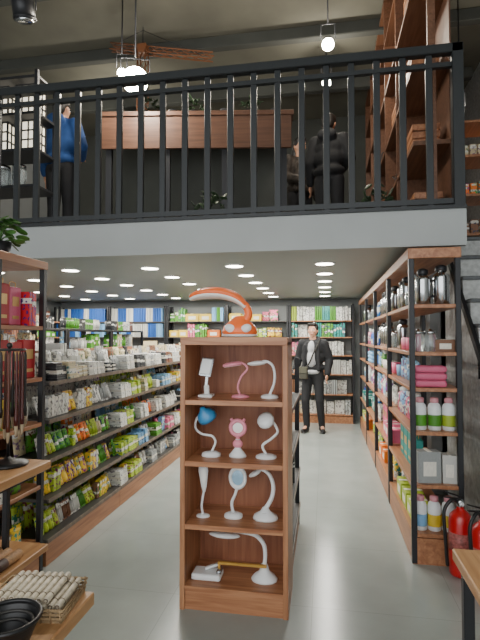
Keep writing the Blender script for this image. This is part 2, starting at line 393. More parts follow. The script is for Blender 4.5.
# left gondola: aisle face at x=-1.80
GL = [.17, .43, .69, .95, 1.2]
for i in range(4):
    y0 = 2.92+1.15*i
    shelf_unit('gondola_shelf', (-2.3, y0), (-1.8, y0+1.148, 1.4), GL, 'low stationery gondola with wooden base and packed shelves', 'shelving', posts='rear', plinth=.145, price='+x', group='stationery gondolas', shelfm=M_gshelf, back='-x', postw=.025)
    for li, z in enumerate(GL):
        cs = [['green', 'lime', 'white', 'yellow', 'lime', 'brown', 'green'], ['lime', 'green', 'yellow', 'white', 'lime', 'yellow'], ['lime', 'yellow', 'green', 'cream', 'white', 'orange'], ['white', 'pale grey', 'cream', 'lime', 'white', 'yellow'], ['white', 'cream', 'pale grey', 'dark', 'white', 'brown']][li]
        if i >= 2 and li < 4: cs = ['white', 'pale grey', 'sky blue', 'white', 'cream', 'white', 'pink', 'pale grey', 'dark', 'yellow']
        if i == 1 and li < 3: cs = cs+['white', 'pale grey', 'sky blue', 'white']
        g = 'stationery on the low gondola'; e = 'on the low gondola'
        a, b = y0+.01, y0+1.14
        front = ['pouch', 'box', 'pack', 'pouch'] if i == 0 and li < 4 else ['flat', 'pouch', 'flat', 'pack', 'box'] if li < 3 else ['flat', 'pad', 'flat', 'pack']
        run(front, 'y', a, b, -1.875, z, math.pi/2, cs, g, e, .15 if li % 2 else .135, lean=.3, jl=.1, wide=(.45, .7), gap=.003, rep=(1, 3), smin=.85 if i == 0 else .95, smax=1.2)
        run(['note', 'pack', 'box', 'pouch'], 'y', a, b, -2.05, z, math.pi/2, cs, g, e, .2, lean=.12, jl=.08, wide=(.55, .85), gap=.003, smin=1.1, smax=1.3, rep=(1, 4))
        if li == 4:
            run(['box', 'carton', 'note', 'folder'], 'y', a, b, -2.2, z, math.pi/2, cs+['dark', 'sky blue'], g, 'on the gondola top', .25, rep=(1, 3))

# near left tall rack
RL = [.19, .55, .95, 1.24, 1.57]
shelf_unit('display_rack', (-2.45, 2.40), (-1.8, 2.88, 1.99), RL, 'tall black metal rack with wooden shelves holding red boxes', 'shelving', header=.05, plinth=.16)
for z in RL:
    top = z > 1.2
    g = 'boxes on the tall rack'
    run(['gift', 'gift', 'book'] if top else ['pouch', 'pack', 'box', 'flat'], 'y', 2.44, 2.84, -1.87, z, math.pi/2, ['red', 'red', 'pink', 'red'] if z > 1.5 else ['red', 'cream', 'dark', 'white'] if top else ['green', 'white', 'lime', 'yellow', 'brown'], g, 'on the tall rack', .29 if z != .95 else .22, smin=.9, smax=1.1, rep=(1, 2), wide=(.6, 1))
    run(['gift', 'carton', 'book'] if top else ['note', 'box', 'book'], 'y', 2.44, 2.84, -2.1, z, math.pi/2, ['red', 'cream', 'dark', 'white', 'red'], g, 'on the tall rack', .26, rep=(1, 3))

for i in range(3):
    y0 = 4.4+1.3*i
    t = shelf_unit('gondola_shelf', (-3.75, y0), (-3.25, y0+1.28, 1.6), [.17, .55, .95, 1.32, 1.608], 'free-standing stationery gondola further into the shop', 'shelving', plinth=.145, group='stationery gondolas', shelfm=M_black)
    run(['note', 'box', 'book', 'pack'], 'y', y0+.05, y0+1.2, -3.4, 1.32, math.pi/2, ['white', 'pale grey', 'sky blue', 'cream', 'green'], 'stationery on the far gondola', 'on the far gondola', .23, wide=(.6, .9))
    run(['note', 'box', 'pack', 'book'], 'y', y0+.05, y0+1.2, -3.4, 1.609, math.pi/2, ['dark', 'green', 'white', 'sky blue', 'brown', 'cream'], 'stationery on the far gondola', 'on the far gondola', .15, wide=(.6, .9))
BLV = [.15, .5, .85, 1.18, 1.5, 1.79]
bw = 1.14
for i in range(5):
    x1 = .5-bw*i; x0 = x1-bw+.01
    shelf_unit('wall_bookshelf', (x0, 8.55), (x1, 8.9, 2.08), BLV, 'tall wall bookshelf filled with books and paper goods', 'shelving', plinth=.12, back='+y', group='bookshelves on the rear wall', shelfm=M_woody if i == 0 else M_gshelf, backm=M_wall, th=.018)
    pal = [['green', 'lime', 'white', 'green', 'white', 'pink', 'teal'], ['orange', 'pink', 'green', 'yellow', 'lime', 'pink', 'orange'], ['pink', 'green', 'yellow', 'green', 'sky blue', 'orange'], ['blue', 'white', 'sky blue', 'blue', 'white'], ['blue', 'sky blue', 'white', 'blue']][i]
    for z in BLV:
        if i >= 1 and z < 1.4: continue
        cs = ['white', 'cream', 'pale grey', 'dark', 'pink', 'white', 'brown', 'pale grey'] if i == 0 and z < 1.4 else pal
        keys = ['book', 'note', 'folder'] if i == 0 else ['folder'] if i in (3, 4) else ['carton', 'pouch', 'box', 'book', 'folder']
        sc = (1, 1.2) if i in (0, 3, 4) else (1.0, 1.3)
        run(keys, 'x', x0+.045, x1-.045, 8.68, z, 0, cs, 'books and goods on the rear wall shelves', 'on the rear wall shelf', .25, smin=sc[0], smax=sc[1], wide=(.8, 1.1), rep=(2, 5))
shelf_unit('wall_bookshelf', (-5.28, 4.6), (-4.95, 8.4, 2.08), BLV, 'long wall bookshelf beside the side wall', 'shelving', plinth=.12, group='bookshelves on the rear wall')
for z in (1.5, 1.79): run(['book', 'note', 'carton'], 'y', 7.0, 8.35, -5.07, z, math.pi/2, ['dark', 'white', 'green', 'brown'], 'goods on the side wall shelf', 'on the side wall shelf', .25)

# central gondola behind the bookcase
CL = [.17, .45, .75, 1.05]
shelf_unit('gondola_shelf', (-.79, 2.98), (-.21, 3.95, 1.33), CL, 'low gondola standing directly behind the lamp bookcase', 'shelving', plinth=.145, group='stationery gondolas', shelfm=M_gshelf, price='+x')
for z in CL:
    run(['pack', 'note', 'box', 'book'], 'y', 3.03, 3.91, -.30, z, math.pi/2, ['dark', 'white', 'blue', 'pale grey', 'teal', 'red'], 'goods on the central gondola', 'on the central gondola', .22)

# right racks
RR = [.2, .52, .87, 1.16, 1.4, 1.72]
for i in range(4):
    y0 = 3.38+1.2*i
    shelf_unit('display_rack', (.56, y0), (.89, y0+1.19, 2.1), RR, 'tall black metal rack with wooden header, stocked with housewares', 'shelving', header=.07, plinth=.17, group='housewares racks', shelfm=M_woody)
    for z in RR:
        mh = {.2: .26, .52: .28, .87: .24, 1.16: .2, 1.4: .26, 1.72: .27}[z]
        ks = {.2: ['bottle', 'carton', 'pouch'], .52: ['carton', 'box', 'bottle', 'gift'], .87: ['milk', 'bottle', 'pouch'], 1.16: ['towel', 'mug', 'pouch', 'bottle'], 1.4: ['jar', 'mug', 'kettle', 'bottle'], 1.72: ['kettle', 'jar', 'mug', 'bottle']}[z]
        cs = {.2: ['yellow', 'orange', 'lime', 'white', 'red'], .52: ['white', 'pale grey', 'teal', 'pink', 'blue'], .87: ['white', 'green', 'pink', 'sky blue', 'purple'], 1.16: ['pink', 'white', 'sky blue', 'orange', 'green', 'blue'], 1.4: ['white', 'brown', 'pink', 'red', 'blue'], 1.72: ['white', 'dark', 'blue', 'green']}[z]
        s0 = y0+.06 if i else y0+.24
        run(ks, 'y', s0, y0+1.13, .66, z, -math.pi/2, cs, 'housewares on the tall racks', 'on the tall rack', mh, smin=.95, smax=1.2)
ye = 3.47
E = 'housewares at the open rack end'
put('kettle', (.665, ye, 1.72), .4, 'pale grey', 1.0, E, 'on the top rack shelf')
put('kettle', (.79, ye+.02, 1.72), 1.3, 'dark', 1.1, E, 'on the top rack shelf')
for x in (.63, .71): put('jar', (x, ye, 1.4), 0, 'white', 1.1, E, 'on the upper rack shelf')
put('carton', (.80, ye+.01, 1.4), 0, 'brown', .75, E, 'on the upper rack shelf')
put('towel', (.70, ye, 1.16), 0, 'pink', 1.0, E, 'on the middle rack shelf', sz=(1.05, .9, 1.15))
for x, c in ((.635, 'green'), (.73, 'green'), (.822, 'lime')): put('milk', (x, ye, .87), R.random(), c, 1.2, E, 'on the middle rack shelf', sz=(1.2, 1.2, 1.15))
put('carton', (.68, ye+.0, .52), .15, 'pale grey', 1, E, 'on the low rack shelf', sz=(.85, .8, 1.9))
put('carton', (.82, ye+.01, .52), -.1, 'white', 1, E, 'on the low rack shelf', sz=(.5, .8, 1.7))
for x, c in ((.63, 'sky blue'), (.72, 'yellow'), (.81, 'yellow')): put('milk', (x, ye, .2), R.random(), c, 1.2, E, 'on the lowest rack shelf')

# ---------------------------------------------------------------- central bookcase
BX, BYY = -.5, 2.6
bc = thing('bookcase', (BX, BYY, 0), 'narrow reddish-brown wooden bookcase displaying desk lamps', 'bookcase')
W, D, H = .6, .36, 1.5; T = .028
part(bc, 'side_panel', MB().bb((-W/2, 0, 0), (-W/2+T, D, H-T), bev=.0015), M_wood)
part(bc, 'side_panel', MB().bb((W/2-T, 0, 0), (W/2, D, H-T), bev=.0015), M_wood)
part(bc, 'top_panel', MB().bb((-W/2, -.003, H-.045), (W/2, D, H), bev=.0015), M_woodh)
part(bc, 'back_panel', MB().bb((-W/2+T, D-.015, .1), (W/2-T, D, H-.045)), M_wooddk)
SZ = [.13, .465, .81, 1.15]
for z in SZ: part(bc, 'shelf', MB().bb((-W/2+T, .002, z-T), (W/2-T, D-.015, z), bev=.001), M_woodh)
part(bc, 'plinth', MB().bb((-W/2+T, .012, 0), (W/2-T, .03, SZ[0]-T)), M_woodh)

# ---------------------------------------------------------------- desk lamps
RX = lambda a: Matrix.Rotation(a, 3, 'X')
RY = lambda a: Matrix.Rotation(a, 3, 'Y')
def T4(c, r=None): return Matrix.Translation(c) @ (r.to_4x4() if r is not None else Matrix())
def lamp_round_base(t, c, r, h, m, sy=.8):
    return part(t, 'lamp_base', MB().lathe([(r*.96, 0), (r, .004), (r*.95, h*.6), (r*.6, h*.9), (r*.2, h), (0, h)], 26, T4(c), sy=sy).cyl((c[0], c[1]-r*.45, h*.75), (c[0], c[1]-r*.45, h*.95), .006), m)
def neck(t, pts, r, m, rad=None): return part(t, 'neck', MB().tube(pts, r, 10, rad=rad), m)
def disc_head(t, c, r, rot, m, th=.016, sx=1):
    part(t, 'lamp_shade', MB().lathe([(r*.9, -th*.4), (r, 0), (r*.96, th*.6), (r*.6, th), (0, th*1.15)], 26, T4(c, rot), sx=sx), m)
    part(t, 'diffuser', MB().lathe([(0, -th*.5), (r*.85, -th*.5), (r*.86, -th*.3)], 24, T4(c, rot), sx=sx), M_diff)
def L(name, x, y, z, label): return thing(name, (x, y, z), label, 'desk lamp')
t = L('desk_lamp', -.685, 2.74, 1.15, 'silver and white desk lamp with a tilted rectangular panel head')
part(t, 'lamp_base', MB().box((0, 0, .008), (.085, .08, .016), bev=.006, seg=2).box((0, .01, .04), (.03, .02, .06), RX(.2), bev=.005), M_white)
part(t, 'neck', MB().box((0, .012, .10), (.022, .014, .1), RY(.1), bev=.004), M_silver)
part(t, 'lamp_shade', MB().box((0, 0, .175), (.078, .014, .115), RX(-.35) @ RY(.12), bev=.006, seg=2), M_silver)
part(t, 'diffuser', MB().box((0, -.009, .178), (.06, .006, .09), RX(-.35) @ RY(.12), bev=.002), M_white)
t = L('desk_lamp', -.495, 2.75, 1.15, 'small pink desk lamp with thin curved neck and flat head')
lamp_round_base(t, (0.01, 0, 0), .052, .02, M_pink)
neck(t, [(.01, 0, .015), (-.005, 0, .06), (.015, 0, .12), (.05, 0, .165), (.03, 0, .195), (-.01, 0, .195)], .006, M_pink)
disc_head(t, (-.035, 0, .188), .05, RY(-.15), M_pink, .016, 1.2)
t = L('desk_lamp', -.335, 2.75, 1.15, 'white desk lamp with arched neck and slim bar head')
lamp_round_base(t, (.02, 0, 0), .052, .024, M_white)
neck(t, [(.02, 0, .02), (.045, 0, .08), (.05, 0, .14), (.035, 0, .19), (0, 0, .21), (-.03, 0, .205)], .008, M_white)
part(t, 'lamp_shade', MB().ell((-.05, 0, .2), (.06, .026, .013), RY(-.1)), M_white)
part(t, 'diffuser', MB().ell((-.05, 0, .195), (.05, .02, .01), RY(-.1)), M_diff)
t = L('desk_lamp', -.68, 2.74, .81, 'gooseneck desk lamp with blue dome shade and white base')
lamp_round_base(t, (.025, 0, 0), .058, .03, M_white)
neck(t, [(.03, 0, .03), (.05, 0, .08), (.03, 0, .115), (-.03, 0, .125), (-.07, 0, .16), (-.06, 0, .215), (-.02, 0, .235)], .007, M_white)
rot = RX(.5) @ RY(-.35)
part(t, 'lamp_shade', MB().lathe([(.058, -.01), (.056, .01), (.045, .035), (.022, .052), (.015, .07), (0, .072)], 26, T4((.0, 0, .225), rot)), M_blue)
part(t, 'diffuser', MB().lathe([(.05, -.012), (.03, -.022), (0, -.026)], 24, T4((.0, 0, .225), rot)), M_diff)
t = L('mirror_lamp', -.5, 2.75, .81, 'pink desk lamp with a round ring head on rounded stand')
part(t, 'lamp_base', MB().lathe([(.05, 0), (.052, .01), (.035, .03), (.018, .05), (.014, .1), (0, .105)], 24, sy=.8), M_white)
part(t, 'neck', MB().tube([(0, 0, .09), (0, .003, .11), (0, 0, .13)], .012), M_pink)
part(t, 'lamp_shade', MB().torus((0, 0, .165), .042, .012).tube([(-.03, 0, .2), (-.04, 0, .218)], .009).tube([(.03, 0, .2), (.04, 0, .218)], .009), M_pink)
part(t, 'diffuser', MB().ell((0, 0.004, .165), (.036, .008, .036)), M_diff)
part(t, 'collar', MB().ell((0, -.004, .075), (.03, .02, .025)), M_pink)
t = L('desk_lamp', -.335, 2.75, .81, 'white desk lamp with round drum head tilted forward')
lamp_round_base(t, (0, 0, 0), .062, .025, M_white)
neck(t, [(.0, 0, .02), (-.02, 0, .07), (.03, 0, .11), (.065, .01, .15), (.04, .02, .2)], .008, M_white)
disc_head(t, (.0, 0, .21), .05, RX(.9) @ RY(-.3), M_white, .03)
t = L('desk_lamp', -.70, 2.73, .465, 'slim white desk lamp with a folded leaf-shaped head')
lamp_round_base(t, (0, 0, 0), .04, .016, M_white)
neck(t, [(0, 0, .01), (-.008, 0, .06), (.0, 0, .12), (.008, 0, .16)], .007, M_white)
part(t, 'lamp_shade', MB().lathe([(.008, 0), (.016, .03), (.03, .12), (.026, .15), (0, .155)], 20, T4((.006, 0, .14), RY(-.04)), sy=.5), M_white)
part(t, 'diffuser', MB().ell((.006, -.012, .235), (.018, .006, .045)), M_diff)
t = L('mirror_lamp', -.505, 2.75, .465, 'white and pale blue lamp with an oval mirror head')
lamp_round_base(t, (-.02, 0, 0), .055, .03, M_white)
neck(t, [(-.02, 0, .02), (-.03, 0, .08), (-.01, 0, .13), (.0, .01, .17)], .009, M_white)
part(t, 'lamp_shade', MB().torus((.005, 0, .225), .048, .012, RX(.0), 0, 28, 8, .9, 1.15), M_white)
part(t, 'mirror', MB().ell((.005, .002, .225), (.042, .006, .053)), mat('pale_mirror', '#9dbfd6', .15, .2))
t = L('desk_lamp', -.34, 2.75, .465, 'white gooseneck desk lamp with broad tapered base')
part(t, 'lamp_base', MB().lathe([(.07, 0), (.073, .008), (.066, .025), (.03, .045), (.015, .07), (0, .072)], 26, sy=.75).box((.0, -.03, .04), (.03, .01, .004), bev=.001), M_white)
neck(t, [(0, 0, .06), (.035, 0, .12), (.045, 0, .19), (.02, 0, .255), (-.025, 0, .28), (-.05, 0, .265)], .011, M_white, rad=lambda q: .014-.005*q)
part(t, 'lamp_shade', MB().ell((-.06, 0, .255), (.04, .028, .015), RY(-.5)), M_white)
part(t, 'diffuser', MB().ell((-.062, 0, .25), (.03, .02, .011), RY(-.5)), M_diff)
t = L('folding_lamp', -.67, 2.72, .13, 'flat white folding lamp lying down with a gold arm')
part(t, 'lamp_base', MB().box((0, 0, .018), (.17, .11, .036), bev=.012, seg=3).box((0.01, -.056, .016), (.05, .003, .01), bev=.001), M_white)
part(t, 'hinge', MB().cyl((.07, -.03, .04), (.07, .03, .04), .014), M_silver)
part(t, 'neck', MB().box((.2, 0, .085), (.28, .018, .016), RY(.0), bev=.003).tube([(.07, 0, .04), (.065, 0, .085)], .008, sub=1), M_gold)
part(t, 'lamp_shade', MB().box((.03, .02, .056), (.1, .03, .014), RY(-.35), bev=.005), M_white)
t = L('desk_lamp', -.345, 2.74, .13, 'large white gooseneck desk lamp with long flat head')
part(t, 'lamp_base', MB().lathe([(.072, 0), (.075, .01), (.06, .03), (.03, .05), (.018, .09), (0, .092)], 26, sy=.8), M_white)
neck(t, [(0, 0, .08), (.005, 0, .14), (-.005, 0, .2), (-.05, 0, .245), (-.12, 0, .258), (-.18, 0, .26)], .012, M_white)
part(t, 'lamp_shade', MB().ell((-.22, -.05, .255), (.09, .034, .014), RY(.03)), M_white)
part(t, 'diffuser', MB().ell((-.22, -.05, .249), (.075, .026, .011), RY(.03)), M_diff)
# orange lamp on top
t = L('desk_lamp', -.49, 2.76, 1.5, 'orange and white desk lamp with wide flat arched shade')
part(t, 'lamp_base', MB().lathe([(.10, .014), (.103, .035), (.094, .06), (.07, .085), (.045, .105), (.03, .12), (0, .125)], 28, sy=.75), M_orange)
part(t, 'base_trim', MB().lathe([(.09, 0), (.106, .004), (.106, .014), (.09, .018)], 28, sy=.76), M_white)
part(t, 'headlight', MB().ell((-.045, -.064, .05), (.032, .016, .024), RY(.3)), M_white)
part(t, 'headlight', MB().ell((.048, -.064, .05), (.032, .016, .024), RY(-.3)), M_white)
neck(t, [(.03, 0, .09), (.05, 0, .125), (.045, 0, .165), (.015, 0, .2), (-.03, 0, .225)], .02, M_orange, rad=lambda q: .026-.006*q)
def crescent(off, rs, flat):
    pts = [(.035, 0, .185), (-.01, 0, .226), (-.07, 0, .252), (-.14, 0, .264), (-.21, 0, .262), (-.265, 0, .25), (-.3, 0, .236)]
    pts = [(p[0], 0, p[2]+off) for p in pts]
    return MB().tube(pts, .05, 20, rad=lambda q: rs*(math.sin(math.pi*(.1+.84*q)))**.7, flat=flat)
part(t, 'lamp_shade', crescent(0, .031, 2.3), M_orange)
part(t, 'diffuser', crescent(-.014, .025, 2.7), M_diff, 'pale cream underside of the shade')

# ---------------------------------------------------------------- tables
def table(name, x0, x1, y0, y1, z, label, lower=None, inset=.04, lw=.035):
    t = thing(name, ((x0+x1)/2, (y0+y1)/2, 0), label, 'table'); w, d = x1-x0, y1-y0
    part(t, 'tabletop', MB().box((0, 0, z-.02), (w, d, .04), bev=.004), M_woodlt)
    if lower: part(t, 'shelf', MB().box((0, 0, lower-.015), (w-.01, d-.01, .03), bev=.003), M_woodlt)
    for sx in (-1, 1):
        for sy in (-1, 1): part(t, 'leg', MB().box((sx*(w/2-inset), sy*(d/2-inset), (z-.04)/2), (lw, lw, z-.04), bev=.003), M_black)
    part(t, 'apron', MB().box((0, 0, z-.055), (w-.1, d-.1, .03)), M_black)
    return t
table('display_table', .44, 1.2, .7, 1.84, .75, 'light wooden display table with black metal legs')
table('display_table', -2.2, -1.32, 1.2, 2.17, .9, 'two-tier wooden display table with black metal legs', lower=.5, inset=.14, lw=.026)
table('display_table', -1.25, -.70, .4, 1.40, .72, 'low wooden display table holding a bowl and basket', inset=.12, lw=.026)

def brush_stand(x, y, z, hgt):
    t = thing('brush_stand', (x, y, z), 'round black stand with writing brushes hanging from its rim', 'brush stand')
    part(t, 'base', MB().lathe([(.09, 0), (.092, .01), (.06, .02), (.02, .03), (.01, .04)], 26), M_rubber)
    part(t, 'pole', MB().cyl((0, 0, .03), (0, 0, hgt), .008), M_rubber)
    mb = MB().torus((0, 0, hgt-.02), .07, .005, RX(math.pi/2))
    for k in range(4): mb.cyl((0, 0, hgt-.02), (.07*math.cos(k*math.pi/2), .07*math.sin(k*math.pi/2), hgt-.02), .004)
    part(t, 'hanging_ring', mb.ell((0, 0, hgt), (.014, .014, .014)), M_rubber)
    for k in range(13):
        a = k*2*math.pi/13
        L0 = R.uniform(.27, .38)
        mb = MB().lathe([(0, -L0-.055), (.005, -L0-.045), (.009, -L0-.015), (.009, -L0)], 10, mi=1).lathe([(.010, -L0), (.010, -L0+.03), (.007, -L0+.05), (.006, -.02), (.003, -.005), (.0, .0)], 10, mi=0)
        solo('writing_brush', mb, [mat('brush_handle'+str(k % 3), ['#4a1915', '#1d1512', '#5a2c1c'][k % 3], .3), mat('bristle', '#a8967a', .8)],
             (x+.07*math.cos(a), y+.07*math.sin(a), z+hgt-.026), 'dark lacquered writing brush hanging bristles down', 'writing brush', group='brushes hanging on stands')
brush_stand(-1.47, 2.05, .9, .56)
brush_stand(-1.50, 1.82, .9, .52)
for i in range(9):
    xx = -1.37-.05*i
    mb = MB()
    mb.lathe([(.022, 0), (.022, .3)], 14, T4((0, -.15, .022), RX(-math.pi/2)), mi=0).lathe([(.0225, .1), (.0225, .2)], 14, T4((0, -.15, .022), RX(-math.pi/2)), mi=1).torus((0, -.148, .022), .012, .003, None, 1, 12, 5)
    solo('rolled_mat', mb, [mat('bamboo', '#a37d55', .7, 0, .3, 80), mat('roll_band', '#4c342a', .6)], (xx, 1.85, .5), 'small rolled bamboo mat tied with a dark band', 'rolled mat', group='rolled mats on the lower tier')

TZ = .72
t = thing('black_bowl', (-.79, 1.11, TZ), 'wide glossy black ribbed bowl on the low table', 'bowl')
pr = [(.035, 0)]
for i in range(7): pr += [(.046+.0046*i, .004+.011*i), (.051+.0046*i, .008+.011*i)]
pr2 = [(r-.006, z+.002) for r, z in pr[:0:-1]]
part(t, 'bowl_wall', MB().lathe([(0, 0)]+pr+pr2+[(0, .008)], 36), M_rubber)
part(t, 'rim', MB().torus((0, 0, .077), .078, .006, RX(math.pi/2), 0, 36, 8), M_rubber)
part(t, 'spiral_rib', MB().torus((0, 0, .06), .06, .004, RX(math.pi/2), 0, 36, 6).torus((0, 0, .045), .048, .004, RX(math.pi/2), 0, 36, 6), mat('rib_grey', '#3c3a38', .4))
BKX, BKY = -.835, 1.3
t = thing('basket', (BKX, BKY, TZ), 'shallow woven basket filled with thin pale rolls', 'basket', rz=.12)
mb = MB().bb((-.115, -.085, 0), (.115, .085, .006))
for k in range(3):
    z = .012+.012*k; e = .002*k
    mb.tube([(-.115-e, -.085-e, z), (.115+e, -.085-e, z), (.115+e, .085+e, z), (-.115-e, .085+e, z), (-.115-e, -.085-e, z)], .004, 6, sub=1)
for k in range(9):
    for s in (-1, 1): mb.cyl((-.112+.028*k, s*.085, 0), (-.112+.028*k, s*.092, .04), .003, n=6)
part(t, 'basket_wall', mb, mat('wicker', '#a58a66', .7, 0, .3, 70))
roll = MB()
roll.lathe([(.0085, 0), (.0095, .003), (.0095, .147), (.0085, .15)], 14, T4((0, -.075, 0), RX(-math.pi/2))).torus((0, -.075, 0), .005, .0015, None, 1, 12, 5).torus((0, -.045, 0), .0096, .0016, None, 1, 16, 5).torus((0, .045, 0), .0096, .0016, None, 1, 16, 5)
rm = roll.mesh('paper_roll', [mat('roll_cream', '#c4baa6', .5, 0, .3, 60), mat('roll_edge', '#6f604e', .6)])
for k in range(3):
    for i in range(10 if k < 2 else 8):
        v = Matrix.Rotation(.12, 3, 'Z') @ Vector((-.098+.0205*i+.0102*k, R.uniform(-.006, .006), 0))
        solo('paper_roll', rm, None, (BKX+v.x, BKY+v.y, TZ+.0165+.0185*k), 'thin pale rolled paper tube in the basket', 'paper roll', rz=.12+R.uniform(-.02, .02), group='paper rolls in the basket')

# ---------------------------------------------------------------- fire extinguishers
def extinguisher(x, y, rz):
    t = thing('fire_extinguisher', (x, y, 0), 'red fire extinguisher with black hose standing on the floor', 'fire extinguisher', rz=rz)
    part(t, 'cylinder_body', MB().lathe([(.066, 0), (.07, .008), (.072, .03), (.072, .33), (.064, .37), (.035, .4), (.022, .41), (.022, .425)], 26), M_red)
    part(t, 'paper_label', MB().lathe([(.0728, .16), (.0728, .27)], 26, sy=1.0), mat('ext_label', '#a8605a', .5, 0, .5, 50), 'printed label band')
    part(t, 'valve', MB().lathe([(.02, .42), (.022, .425), (.022, .46), (.012, .47)], 14).box((0, .02, .45), (.02, .04, .02)), M_steel)
    part(t, 'handle', MB().box((-.045, 0, .475), (.11, .018, .008), RY(.12), bev=.003).box((-.045, 0, .5), (.12, .018, .008), RY(.3), bev=.003), M_rubber)
    part(t, 'gauge', MB().lathe([(.014, 0), (.014, .012), (.0, .014)], 14, T4((0, -.02, .445), RX(math.pi/2))), M_white)
    part(t, 'hose', MB().tube([(-.015, 0, .45), (-.06, -.02, .47), (-.11, -.03, .4), (-.105, -.03, .25), (-.095, -.02, .12), (-.09, -.02, .06)], .011), M_rubber)
extinguisher(.84, 3.29, .1)
extinguisher(.91, 3.08, .4)

# ---------------------------------------------------------------- stairs
st = thing('staircase', (1.62, 2.4, 0), 'straight grey stone staircase with black sloping rail', 'staircase')
for i in range(12):
    part(st, 'step', MB().bb((-.5, .2*i, 0), (.5, .2*i+.2, .2*(i+1)-.03), bev=.002), M_step)
    part(st, 'nosing', MB().bb((-.505, .2*i-.025, .2*(i+1)-.03), (.5, .2*i+.2, .2*(i+1)), bev=.004), M_nose)
part(st, 'handrail', MB().box((-.53, 1.2, 1.28), (.03, 3.4, .06), RX(math.atan2(2.4, 2.4)), bev=.003), M_black)
for i in (0, 3, 6, 9):
    part(st, 'railing_post', MB().cyl((-.53, .2*i+.1, .2*i), (-.53, .2*i+.1, .2*i+.2), .01), M_black)

# ---------------------------------------------------------------- upstairs
CZ = .07
t = thing('bar_counter', (-1.33, 4.95, 2.44), 'long dark wooden bar counter on black legs', 'counter', rz=.15)
part(t, 'worktop', MB().box((0, 0, 1.27+CZ), (2.0, .6, .05), bev=.005), M_woodcounter)
part(t, 'front_panel', MB().box((0, -.27, 1.08+CZ), (1.95, .03, .33)), M_woodcounter)
part(t, 'back_panel', MB().box((0, .2, .62), (1.85, .03, 1.2)), M_updark)
for sx in (-1, -.33, .33, 1): part(t, 'leg', MB().box((sx*.9, -.22, .64), (.06, .06, 1.28)), M_black)
def small_plant(x, y, z, label, s=1, grp='plants on the counter', lm=None):
    t = thing('potted_plant', (x, y, z), label, 'plant', group=grp); t.scale = (s,)*3
    part(t, 'pot', MB().lathe([(.05, 0), (.065, .1), (.06, .1), (.045, .02)], 16), M_black)
    mb = MB()
    for k in range(26):
        a = R.uniform(0, 6.28); e = R.uniform(.2, 1.4); q = .08+.05*R.random()
        mb.ell((q*math.cos(a)*math.cos(e), q*math.sin(a)*math.cos(e), .1+q*1.3*math.sin(e)), (.035, .015, .004), Euler((R.uniform(-1, 1), R.uniform(-1, 1), a)).to_matrix(), u=8, v=6)
    part(t, 'foliage', mb, lm or M_leafdk)
for i in range(7):
    x = -2.15+.27*i+R.uniform(-.04, .04); s = R.uniform(.8, 1.1); y = 4.9+(x+1.33)*.15
    if i % 2: small_plant(x, y, 3.735+CZ, 'small leafy plant in a dark pot on the bar counter')
    else: put('mug', (x, y, 3.735+CZ), R.uniform(0, 6), 'dark', s*1.6, 'cups on the bar counter', 'on the bar counter')
for x, y in ((-1.0, 4.25), (.42, 4.3)):
    small_plant(x, y, 2.44, 'small dark leafy plant in a pot behind the railing', 1.5, 'floor plants behind the railing')
t = thing('wooden_shelving', (.86, 6.2, 2.44), 'very tall wooden open shelving filling the upper side wall', 'shelving')
for z in (.03, .62, 1.25, 1.9, 2.5, 3.05): part(t, 'shelf', MB().box((0, 0, z), (.3, 4.4, .035)), M_woodup)
for i in range(6): part(t, 'upright', MB().box((0, -2.18+.88*i, 1.55), (.3 if i else .06, .035, 3.1)), M_woodup)
part(t, 'back_panel', MB().box((.14, 0, 1.55), (.012, 4.4, 3.1)), M_woodcounter)
def crate(x, y, z, s=1):
    t = thing('wooden_crate', (x, y, z), 'slatted wooden crate on the upper shelving', 'crate', group='crates on the upper shelving')
    mb = MB()
    for k in range(3):
        zz = .04+.065*k
        mb.box((0, -.15*s, zz), (.22*s, .012, .05)).box((0, .15*s, zz), (.22*s, .012, .05)).box((-.105*s, 0, zz), (.012, .3*s, .05)).box((.105*s, 0, zz), (.012, .3*s, .05))
    part(t, 'slats', mb, M_woody); part(t, 'crate_floor', MB().box((0, 0, .008), (.22*s, .3*s, .012)), M_woody)
for y, z in ((4.25, 2.49), (5.3, 2.49), (4.3, 3.71), (6.1, 3.08), (5.2, 3.71), (7.0, 3.71), (4.3, 3.08), (4.35, 4.36)): crate(.84, y, z)
for y, z in ((4.75, 3.08), (5.6, 3.08), (6.4, 3.71), (4.7, 3.71)): put('kettle', (.84, y, z), R.random()*6, 'dark', 1.1, 'jugs on the upper shelving', 'on the upper shelving')
t = shelf_unit('display_rack', (1.35, 5.1), (1.95, 5.5, 1.3), [.1, .5, .9, 1.25], 'wooden rack on the stair landing with small goods', 'shelving')
t.location.z = 2.44
for z in (2.54, 2.94, 3.34): run(['mug', 'carton', 'box'], 'x', 1.4, 1.9, 5.22, z, 0, ['brown', 'cream', 'orange'], 'goods on the landing rack', 'on the landing rack', .2)
t = shelf_unit('display_rack', (-3.55, 4.05), (-2.66, 4.4, 1.6), [.1, .5, .85, 1.2, 1.55], 'dark rack of white lanterns on the mezzanine', 'shelving', shelfm=M_black)
t.location.z = 2.44
run(['mug', 'jar'], 'x', -3.5, -2.72, 4.15, 2.94, 0, ['white'], 'white cups on the upper rack', 'on the upper rack', .24, smin=1.6, smax=2.0, gap=.03)
M_lan = mat('lantern_paper', '#fff4dc', .7, emit=1.3)
